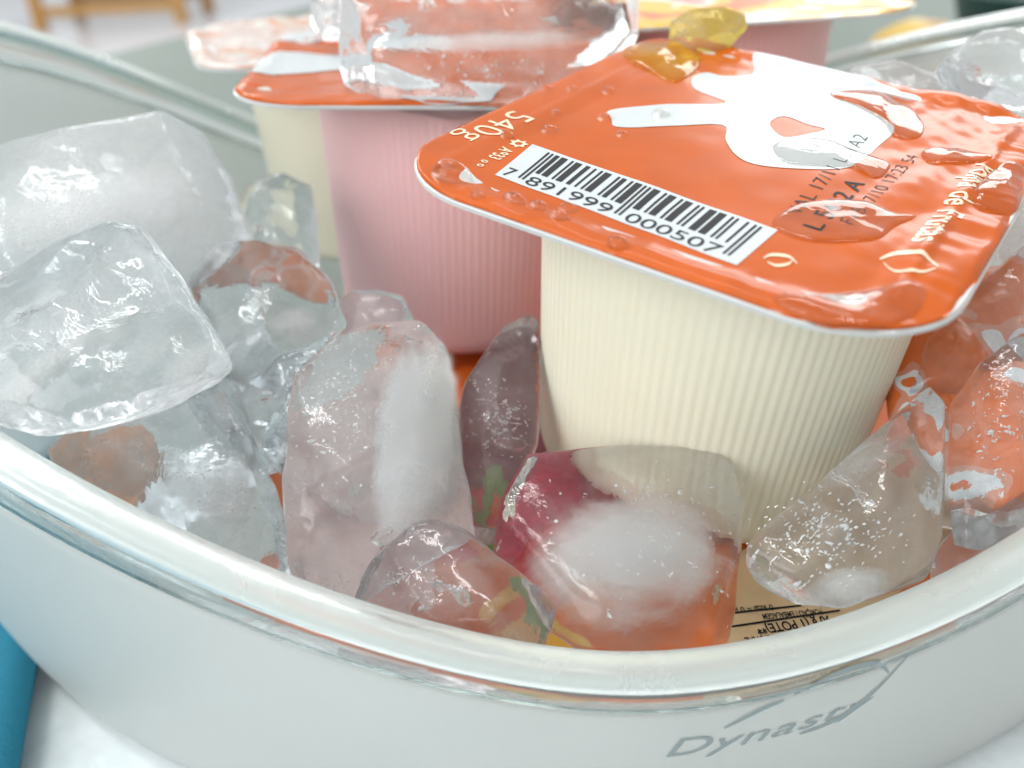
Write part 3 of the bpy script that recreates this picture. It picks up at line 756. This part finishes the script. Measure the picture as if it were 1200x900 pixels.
def ice(label, outline, d0, gx, gy, th, mat, back=.82, shift=(0, 0), rough=.10, voxel=.062, smooth=3, cores=(), bubbles=0, bub_c=None, bub_r=None, floor=True, clamp=True, bulge=.12, seed=0, cat='ice cube', bub_dir=None, cracks=1, cuts=9):
    xs = [p[0] for p in outline]; ys = [p[1] for p in outline]; xc, yc = (min(xs) + max(xs)) / 2, (min(ys) + max(ys)) / 2
    D = lambda x, y: d0 + gx * (x - xc) / 100 + gy * (y - yc) / 100
    P = []
    for x, y in outline:
        d = D(x, y); P.append(px(x, y, d)); P.append(px(x, y, d + th * .45))
        P.append(px(xc + (x - xc) * back + shift[0], yc + (y - yc) * back + shift[1], d + th))
        P.append(px(xc + (x - xc) * .88, yc + (y - yc) * .88, d - bulge * .6)); P.append(px(xc + (x - xc) * .5, yc + (y - yc) * .5, d - bulge))
    if clamp:
        P = [clamp_in(p) for p in P]
    if floor: P = [Vector((p.x, p.y, max(p.z, CZ - .22))) for p in P]
    bm = bmesh.new()
    for p in P: bm.verts.new(p * CM)
    r = bmesh.ops.convex_hull(bm, input=bm.verts[:])
    bmesh.ops.delete(bm, geom=[g for g in r['geom_interior'] if isinstance(g, bmesh.types.BMVert)] , context='VERTS')
    cen = sum((v.co for v in bm.verts), Vector()) / len(bm.verts); rk = random.Random(seed * 7 + 3)
    for _ in range(cuts):      # chipped facets on the side towards the viewer and on top
        nd = (-RZ * rk.uniform(.4, 1) + RX * rk.gauss(0, .7) + Vector((0, 0, 1)) * rk.gauss(.1, .6)).normalized()
        far = max((v.co - cen).dot(nd) for v in bm.verts)
        co = cen + nd * far * rk.uniform(.80, .93)
        bmesh.ops.bisect_plane(bm, geom=bm.verts[:] + bm.edges[:] + bm.faces[:], plane_co=co, plane_no=nd, clear_outer=True)
        r2 = bmesh.ops.convex_hull(bm, input=bm.verts[:])
        bmesh.ops.delete(bm, geom=list({g for g in r2['geom_interior'] if isinstance(g, bmesh.types.BMVert)}), context='VERTS')
    bmesh.ops.recalc_face_normals(bm, faces=bm.faces[:])
    me = bpy.data.meshes.new('t'); bm.to_mesh(me); bm.free()
    o = bpy.data.objects.new('t', me); COL.objects.link(o)
    r_ = o.modifiers.new('r', 'REMESH'); r_.mode = 'VOXEL'; r_.voxel_size = voxel * CM
    s_ = o.modifiers.new('s', 'SMOOTH'); s_.factor = .5; s_.iterations = smooth
    for sc, st in ((1.6, rough * 1.5), (.5, rough * .28)):
        d_ = o.modifiers.new('d', 'DISPLACE'); d_.texture = cloud_tex(sc); d_.strength = st * CM; d_.mid_level = .5; d_.texture_coords = 'LOCAL'
    dg = bpy.context.evaluated_depsgraph_get(); m2 = bpy.data.meshes.new_from_object(o.evaluated_get(dg))
    bpy.data.objects.remove(o); bpy.data.meshes.remove(me)
    vs = [v.co / CM for v in m2.vertices]; fs = [tuple(p.vertices) for p in m2.polygons]; bpy.data.meshes.remove(m2)
    ob = mesh_obj('ice_cube', vs, fs, mat); tag(ob, label, cat, 'ice cubes in the bowl')
    for (x, y, dd, rx, ry, rz, rot, dens) in cores:      # cloudy middle: centre pixel, depth offset, radii in cm
        c = px(x, y, D(x, y) + dd)
        b2 = bmesh.new(); bmesh.ops.create_icosphere(b2, subdivisions=3, radius=1); mm = bpy.data.meshes.new('cloudy_core'); b2.to_mesh(mm); b2.free(); mm.materials.append(CORE[dens])
        k = bpy.data.objects.new('cloudy_core', mm); COL.objects.link(k); place(k, W(c), ob)
        q = Matrix((RX, -RY, -RZ)).transposed() @ Matrix.Rotation(math.radians(rot), 3, 'Z')
        k.rotation_euler = q.to_euler(); k.scale = (rx * CM, ry * CM, rz * CM)
    rc = random.Random(seed * 13 + 5)
    for _ in range(cracks):
        x = xc + rc.uniform(-.3, .3) * (max(xs) - min(xs)); y = yc + rc.uniform(-.3, .3) * (max(ys) - min(ys))
        c = px(x, y, D(x, y) + th * rc.uniform(.3, .6)); c.z = max(c.z, CZ + .5)
        r0 = rc.uniform(.10, .24) * min(1, (max(xs) - min(xs)) / 200 + .3)
        q = Vector((rc.gauss(0, 1), rc.gauss(0, 1), rc.gauss(0, 1))).to_track_quat('Z', 'Y').to_matrix(); sd_ = rc.uniform(0, 90)
        vs, fs = [], []; na, nr = 28, 7
        for side in (1, -1):
            for j in range(nr):
                f = (j + .02) / (nr - 1 + .02)
                for i in range(na):
                    a = 2 * math.pi * i / na; k = r0 * f * (1 + .35 * noise.noise(Vector((math.cos(a) * 1.5 + sd_, math.sin(a) * 1.5, 0)))); X, Y = k * math.cos(a) * 1.3, k * math.sin(a) * .8
                    zz = .16 * noise.noise(Vector((X * 3.5 + sd_, Y * 3.5, 2))) + .05 * noise.noise(Vector((X * 11 + sd_, Y * 11, 5)))
                    vs.append(c + q @ Vector((X, Y, zz + side * (.016 * (1 - f) ** .7 + .0012))))
        g1 = grid_faces(na, nr, True); g2 = [tuple(reversed(t)) for t in grid_faces(na, nr, True, na * nr)]
        fs = g1 + g2 + [tuple(range(na - 1, -1, -1)), tuple(na * nr + t for t in range(na))]
        b1, b2 = (nr - 1) * na, na * nr + (nr - 1) * na
        fs += [(b1 + i, b2 + i, b2 + (i + 1) % na, b1 + (i + 1) % na) for i in range(na)]
        ko = mesh_obj('inner_crack', vs, fs, M['crack'], ob)
        bm = bmesh.new(); bm.from_mesh(ko.data); bmesh.ops.recalc_face_normals(bm, faces=bm.faces[:]); bm.to_mesh(ko.data); bm.free()
    bubbles = int(bubbles * 1.8)
    if bubbles:
        rg = random.Random(seed + 11); vs, fs = [], []
        for _ in range(bubbles):
            cx, cy_ = bub_c; bx, by = bub_r
            x = cx + rg.gauss(0, .45) * bx; y = cy_ + rg.gauss(0, .45) * by
            c = px(x, y, D(x, y) + th * rg.uniform(.12, .4))
            big = rg.random() < .06
            r0 = rg.uniform(.005, .013) * (2.6 if big else 1); el = 1.0 if big else rg.uniform(1, 4)
            if bub_dir: ax = (RX * bub_dir[0] - RY * bub_dir[1] + Vector((rg.gauss(0, .3), rg.gauss(0, .3), rg.gauss(0, .3)))).normalized()
            else: ax = Vector((rg.gauss(0, 1), rg.gauss(0, 1), rg.gauss(0, 1))).normalized()
            q = ax.to_track_quat('Z', 'Y').to_matrix(); b0 = len(vs)
            vs.append(c + ax * r0 * el)
            for zz, rr in ((.5, .87), (-.5, .87)):
                for t in range(6): a = t * math.pi / 3; vs.append(c + q @ Vector((r0 * rr * math.cos(a), r0 * rr * math.sin(a), zz * r0 * el)))
            vs.append(c - ax * r0 * el)
            for t in range(6):
                t2 = (t + 1) % 6
                fs += [(b0, b0 + 1 + t, b0 + 1 + t2), (b0 + 1 + t, b0 + 7 + t, b0 + 7 + t2, b0 + 1 + t2), (b0 + 7 + t, b0 + 13, b0 + 7 + t2)]
        tag(mesh_obj('air_bubbles', vs, fs, M['bubble'], ob), kind='stuff')
    return ob

ice('large milky white ice block at the upper left, resting behind the curved clear piece',
    [(-70, 195), (0, 170), (100, 148), (188, 132), (235, 155), (268, 205), (296, 282), (262, 320), (190, 365), (100, 420), (-70, 430)], 14.0, .1, -.5, 2.0, I['milky'],
    cores=[(120, 260, .9, 2.2, .8, .7, 12, 400)], bubbles=30, bub_c=(150, 225), bub_r=(70, 25), seed=1)
ice('curved clear ice at far left with white lower edge',
    [(-60, 370), (0, 330), (60, 285), (125, 258), (165, 266), (215, 330), (262, 395), (277, 432), (268, 452), (200, 475), (120, 488), (42, 520), (0, 512), (-60, 470)], 11.9, -.1, -.5, 1.2, I['veil'],
    rough=.14, cores=[(60, 440, .5, 1.2, .25, .35, 35, 400), (220, 430, .5, .6, .22, .3, 30, 400)], seed=2)
ice('clear rounded ice cube with pink reflections right of the milky block',
    [(222, 325), (250, 292), (300, 284), (350, 295), (390, 335), (412, 382), (390, 430), (330, 470), (280, 460), (250, 400)], 14.0, 0, -.4, 1.6, I['clear'], rough=.16,
    cores=[(345, 385, .7, .5, .35, .4, 0, 400)], seed=3)
ice('small clear ice piece against the blurred cream cup, left of the pink cup',
    [(278, 240), (290, 215), (330, 202), (366, 217), (374, 260), (376, 322), (300, 330), (282, 290)], 16.6, 0, -.3, 1.2, I['clear'], rough=.14, seed=4)
ice('little clear ice lump standing behind the big central cube, before the pink cup',
    [(398, 350), (412, 340), (445, 339), (472, 346), (488, 384), (450, 405), (400, 400)], 14.4, 0, -.3, .9, I['mid'], seed=5)
ice('big central ice cube with a white cloudy right half and bubbles at left',
    [(338, 485), (345, 440), (390, 395), (440, 378), (492, 377), (520, 408), (532, 460), (545, 560), (557, 645), (520, 690), (430, 730), (350, 720), (338, 650), (332, 560)], 12.2, .2, -.55, 1.7, I['mid'], rough=.12,
    cores=[(486, 520, .6, .72, 1.7, .6, -8, 2200), (470, 600, .7, .5, .6, .4, 0, 400)], bubbles=120, bub_c=(400, 480), bub_r=(60, 90), seed=6)
ice('translucent speckled ice cube at lower left with amber colour showing through',
    [(45, 520), (120, 490), (200, 472), (262, 457), (290, 500), (325, 570), (342, 640), (345, 705), (200, 670), (100, 600)], 12.9, -.1, -.5, 1.3, I['mid'], rough=.13,
    cores=[(265, 580, .6, .6, .8, .4, 0, 400)], bubbles=90, bub_c=(260, 560), bub_r=(60, 70), seed=7)
ice('glinting clear ice splinter wedged between the speckled cube and the big central cube',
    [(272, 470), (330, 420), (395, 385), (352, 460), (345, 520), (330, 565), (300, 530)], 13.3, 0, -.4, .9, I['clear'], rough=.2, seed=8)
ice('small smoky triangular ice piece lying at the front rim below the central cube',
    [(400, 705), (440, 650), (480, 615), (505, 610), (540, 622), (600, 665), (664, 722), (650, 765), (500, 770)], 11.2, -.1, -.4, .8, I['dusky'], rough=.12, bubbles=40, bub_c=(490, 680), bub_r=(60, 40), seed=9)
ice('tall dusky ice shard standing upright between the pink cup and the front cup',
    [(533, 495), (545, 450), (590, 382), (620, 367), (632, 375), (634, 450), (630, 520), (610, 575), (585, 640), (555, 640), (540, 560)], 13.4, .1, -.5, .7, I['dusky'], rough=.08,
    bubbles=90, bub_c=(585, 490), bub_r=(30, 45), seed=10)
ice('clear square ice cube with round white cloud and red showing through, before front cup',
    [(578, 650), (590, 585), (618, 533), (720, 521), (800, 523), (850, 531), (866, 560), (868, 640), (860, 720), (848, 775), (700, 780), (630, 730)], 11.5, 0, -.55, 1.3, I['glass'], rough=.07, cracks=0, cuts=3,
    cores=[(738, 655, .45, 1.42, .92, .6, 3, 900)], bubbles=130, bub_c=(770, 630), bub_r=(105, 85), seed=11)
ice('tilted wedge of ice with frosted ridge and bubbles, right of the front cup',
    [(872, 690), (878, 640), (950, 575), (1030, 500), (1089, 449), (1112, 475), (1124, 530), (1118, 600), (1085, 678), (1060, 690), (990, 712), (900, 704)], 11.35, .0, -.45, 1.1, I['mid'], rough=.10,
    cores=[(1000, 560, .5, 1.1, .16, .25, 38, 400), (990, 680, .5, .6, .2, .3, 5, 900)], bubbles=160, bub_c=(960, 630), bub_r=(80, 60), bub_dir=(.8, .5), seed=12)
ice('clear ice cube at the right rim with orange showing through it',
    [(1110, 475), (1150, 425), (1220, 375), (1250, 600), (1200, 620), (1150, 645), (1118, 640), (1130, 545)], 11.9, .1, -.4, 1.2, I['clear'], rough=.14,
    cores=[(1190, 590, .5, .5, .25, .3, 30, 400)], bubbles=60, bub_c=(1170, 500), bub_r=(30, 60), bub_dir=(.6, .7), seed=13)
ice('clear ice cube tucked under the right edge of the front lid',
    [(1060, 470), (1085, 400), (1150, 330), (1210, 280), (1270, 260), (1270, 390), (1160, 425), (1105, 475)], 12.9, 0, -.3, 1.0, I['mid'], rough=.14, seed=14)
ice('frosty ice piece beyond the right edge of the front lid, near the far rim',
    [(1165, 300), (1200, 215), (1260, 190), (1300, 260), (1290, 350), (1200, 370)], 14.6, 0, -.3, 1.3, I['milky'], rough=.14, seed=15)
ice('big clear block of ice resting on the lid of the pink cup',
    [(398, -40), (398, 60), (402, 98), (430, 113), (470, 131), (530, 142), (568, 134), (602, 118), (660, 98), (735, 70), (748, 40), (750, -40)], 15.4, .1, -.55, 2.6, I['clear'], rough=.08, floor=False, clamp=False,
    cores=[(580, 62, .9, 2.0, .25, .5, 3, 400)], bubbles=60, bub_c=(570, 90), bub_r=(120, 20), seed=16)
ice('pale clear ice cube standing behind the big block on the pink cup lid',
    [(363, -40), (365, 30), (380, 50), (404, 48), (420, -40)], 18.2, 0, -.3, 1.2, I['clear'], floor=False, clamp=False, seed=17)
ice('small ice lump painted refracted yellow, lying on the back corner of the front orange lid',
    [(783, 52), (786, 25), (810, 12), (850, 8), (874, 16), (877, 34), (855, 58), (820, 72), (795, 72)], 15.6, 0, -.3, .9, I['yellow'], floor=False, clamp=False, rough=.06, seed=18)
ice('clear pointed ice cube at the far right behind the front lid',
    [(1088, 90), (1110, 60), (1150, 36), (1190, 32), (1260, 70), (1270, 140), (1180, 128), (1110, 110)], 15.2, 0, -.3, 1.4, I['clear'], rough=.12, floor=False, clamp=False, seed=19)
ice('flat whitish ice cube just behind the back edge of the front lid',
    [(985, 95), (1000, 76), (1050, 70), (1100, 86), (1170, 112), (1210, 140), (1120, 150), (1020, 120)], 16.0, .1, -.3, 1.6, I['veil'], rough=.12, floor=False, clamp=False, seed=20)
ice('clear ice cube deep in the pile below the curved piece at left',
    [(100, 480), (200, 430), (300, 450), (320, 560), (220, 620), (110, 580)], 15.2, 0, -.4, 1.2, I['clear'], rough=.14, seed=21)
ice('low whitish ice chunk against the rim at right below the orange tinted cube',
    [(1088, 655), (1130, 605), (1200, 570), (1250, 590), (1240, 660), (1150, 700), (1098, 700)], 11.7, 0, -.4, .8, I['mid'], rough=.12, cores=[(1170, 630, .3, .5, .3, .3, 20, 400)], seed=25)
ice('cracked clear ice piece under the right tip of the curved clear piece',
    [(205, 455), (290, 395), (365, 430), (352, 545), (292, 565), (240, 510)], 14.1, 0, -.4, .9, I['mid'], rough=.16, cracks=3, bubbles=40, bub_c=(290, 480), bub_r=(40, 40), seed=26)
ice('rounded clear ice cube filling the gap between the milky block and the central cube',
    [(190, 345), (235, 305), (300, 330), (318, 420), (262, 470), (200, 430)], 15.3, 0, -.4, 1.3, I['mid'], rough=.12, seed=24)
ice('clear ice cube low in the pile behind the big central cube',
    [(360, 440), (450, 405), (520, 430), (525, 540), (440, 600), (360, 560)], 14.9, 0, -.4, 1.2, I['clear'], rough=.14, seed=22)
ice('clear ice cube low at the right behind the tilted wedge',
    [(1040, 540), (1090, 490), (1160, 520), (1180, 590), (1120, 620), (1050, 600)], 13.2, 0, -.4, .8, I['clear'], rough=.14, seed=23)

# ------------------------------------------------------------------ water on the front lid
def puddle(outline, h, label, name='water_drop', mat='water', cat='water drop', group='water drops on the front lid', n=9, sm=5):
    P = smooth_loop([L2(*p) for p in outline], sm) if len(outline) < 30 else outline
    cu = sum(p[0] for p in P) / len(P); cv = sum(p[1] for p in P) / len(P); vs = []; N = len(P)
    lv = [(1.0, -.012)] + [(math.cos(math.radians(a)), None) for a in [0] + [90 * (k + 1) / n for k in range(n - 1)]] 
    for s, z in lv:
        for u, v in P:
            uu, vv = cu + (u - cu) * s, cv + (v - cv) * s
            hz = z if z is not None else h * (.75 if h < .13 and group.startswith('water p') else 1) * (1 - s ** 2) ** .55 + .003
            vs.append(on_lid(uu, vv, hz))
    fs = grid_faces(N, len(lv), True)
    ct = len(vs); vs.append(on_lid(cu, cv, h + .003)); b = (len(lv) - 1) * N
    for i in range(N): fs.append((b + i, b + (i + 1) % N, ct))
    # underside follows the foil just below it
    lw = [.8, .6, .4, .2]; b0 = len(vs)
    for s in lw:
        for u, v in P: vs.append(on_lid(cu + (u - cu) * s, cv + (v - cv) * s, -.012))
    prev = 0
    for k in range(len(lw)):
        st = b0 + k * N
        for i in range(N): fs.append((prev + i, st + i, st + (i + 1) % N, prev + (i + 1) % N))
        prev = st
    cb = len(vs); vs.append(on_lid(cu, cv, -.012))
    for i in range(N): fs.append((prev + i, cb, prev + (i + 1) % N))
    o = mesh_obj(name, vs, fs, M[mat])
    bm = bmesh.new(); bm.from_mesh(o.data); bmesh.ops.recalc_face_normals(bm, faces=bm.faces[:]); bm.to_mesh(o.data); bm.free()
    return tag(o, label, cat, group)
puddle([(972, 112), (985, 104), (1030, 103), (1062, 118), (1082, 140), (1078, 160), (1050, 158), (1040, 146), (1005, 126)], .075, 'long orange looking water puddle at the back of the lid beside the white emblem', 'water_puddle', cat='puddle', group='water puddles on the front lid')
puddle([(905, 262), (925, 242), (965, 232), (1010, 232), (1050, 245), (1074, 250), (1050, 262), (1030, 277), (990, 281), (940, 279)], .07, 'wide water puddle over the date stamp, right of the barcode', 'water_puddle', cat='puddle', group='water puddles on the front lid')
puddle([(905, 172), (930, 163), (965, 163), (1000, 172), (1040, 186), (1042, 196), (1028, 206), (1000, 196), (960, 195), (920, 192)], .06, 'clear oval water puddle lying on the white emblem', 'water_puddle', cat='puddle', group='water puddles on the front lid')
puddle([(1080, 178), (1095, 172), (1130, 176), (1160, 188), (1150, 194), (1110, 194), (1090, 192)], .07, 'narrow water puddle above the lettering near the right corner of the lid', 'water_puddle', cat='puddle', group='water puddles on the front lid')
puddle([(1138, 240), (1150, 215), (1175, 195), (1200, 200), (1205, 225), (1190, 248), (1160, 250)], .12, 'round swollen water puddle on the rightmost border of the lid', 'water_puddle', cat='puddle', group='water puddles on the front lid')
puddle([(905, 350), (950, 343), (1010, 335), (1070, 334), (1084, 345), (1075, 365), (1040, 382), (990, 385), (940, 370)], .085, 'long water puddle along the front border of the lid at its near corner', 'water_puddle', cat='puddle', group='water puddles on the front lid')
puddle([(728, 60), (760, 50), (800, 52), (822, 66), (812, 84), (790, 96), (765, 84), (740, 76)], .10, 'puddle of melt water painted refracted yellow under the yellow ice lump', 'water_puddle', 'water_refraction', 'puddle', group='water puddles on the front lid')
def drop(x, y, r, h, label):
    c = L2(x, y); rg = random.Random(int(x * 7 + y))
    P = [(c[0] + r * (1 + .09 * math.sin(2 * a + rg.random()) + .05 * math.sin(3 * a)) * math.cos(a), c[1] + r * (1 + .07 * math.cos(2 * a)) * math.sin(a)) for a in (2 * math.pi * k / 32 for k in range(32))]
    puddle(P, h, label)
drop(529, 206, .23, .22, 'largest round water drop, on the left corner of the orange lid')
for x, y, r, s in [(641, 106, .10, 'tiny water drop on the left border of the lid, beside the ice block'), (670, 106, .075, 'faint tiny water drop between the left border and the crinkled foil'),
                   (651, 132, .065, 'tiny dark water drop at the crinkled shine above the weight lettering'), (644, 151, .105, 'round small water drop between the weight lettering and the white emblem'),
                   (709, 138, .10, 'small water drop touching the left tip of the white emblem'), (729, 157, .075, 'tiny water drop just below the left tip of the white emblem'),
                   (713, 106, .09, 'small water drop in the crinkled shine above the white emblem tip'), (603, 234, .125, 'small water drop below the first barcode digit'),
                   (631, 240, .10, 'small water drop below the barcode, second in the row from the left'), (665, 242, .10, 'small water drop touching the lower edge of the barcode label'),
                   (655, 256, .105, 'small water drop nearest the front edge below the barcode'), (724, 287, .115, 'lone flat water drop at the front border under the middle of the barcode'),
                   (774, 135, .12, 'small clear water drop on the lower white strip of the emblem'), (594, 159, .085, 'small water drop between the weight lettering and the flower mark'),
                   (559, 231, .075, 'tiny water drop beside the largest drop on the left corner')]:
    drop(x, y, r, r * .75, s)

# ------------------------------------------------------------------ beyond the bowl at the right
def food_mat():
    k = NT('baked_yellow_food'); v = k.coord(); f = k.noise(v, .35, 3, .5, .3)
    p = k.n('ShaderNodeBsdfPrincipled'); k.l(k.ramp(f, [(.42, (.46, .32, .07)), (.55, (.34, .17, .02))]), p.inputs['Base Color']); p.inputs['Roughness'].default_value = .35
    k.l(k.bump(k.noise(v, 1.5, 3), .1), p.inputs['Normal']); return k.surf(p.outputs[0])
M['yellow_food'] = food_mat()
fc = pxz(1075, 62, ZT + 2); fc.z = ZT
def bun(c, rx, rz, mat, name):
    vs = []; nu, nv = 40, 16
    for j in range(nv):
        t = math.pi * j / (nv - 1)
        for i in range(nu):
            a = 2 * math.pi * i / nu; d = Vector((math.cos(a) * math.sin(t), math.sin(a) * math.sin(t), -math.cos(t)))
            k = 1 + .08 * noise.noise(d * 1.7)
            vs.append(Vector(c) + Vector((d.x * rx * k, d.y * rx * k, rz + max(d.z, -.75) * rz * k - rz * .25)))
    return mesh_obj(name, vs, grid_faces(nu, nv, True), mat)
fo = bun(fc, 2.6, 2.1, M['yellow_food'], 'bread_roll')
tag(fo, 'blurred round yellow and brown bread roll on the table beyond the bowl at right', 'bread roll')
M['dark_green'] = principled('dark_green_plastic', (.012, .05, .045), .4, .1)
dc = pxz(1215, 40, ZT + 2)
vs = []; pr = [(4.2, 0), (4.6, .2), (5.6, 3.6), (5.75, 3.7), (5.6, 3.8), (5.3, 3.7), (4.4, .5), (.2, .5)]
for r, z in pr:
    for i in range(48): a = 2 * math.pi * i / 48; vs.append((dc.x + FW.x * 4 + SD.x * 3 + r * math.cos(a), dc.y + FW.y * 4 + SD.y * 3 + r * math.sin(a), ZT + z))
fs = grid_faces(48, len(pr), True); fs.append(tuple(range(47, -1, -1))); fs.append(tuple((len(pr) - 1) * 48 + i for i in range(48)))
tag(mesh_obj('green_dish', vs, fs, M['dark_green']), 'blurred dark green dish on the table at the far right beyond the bowl', 'dish')
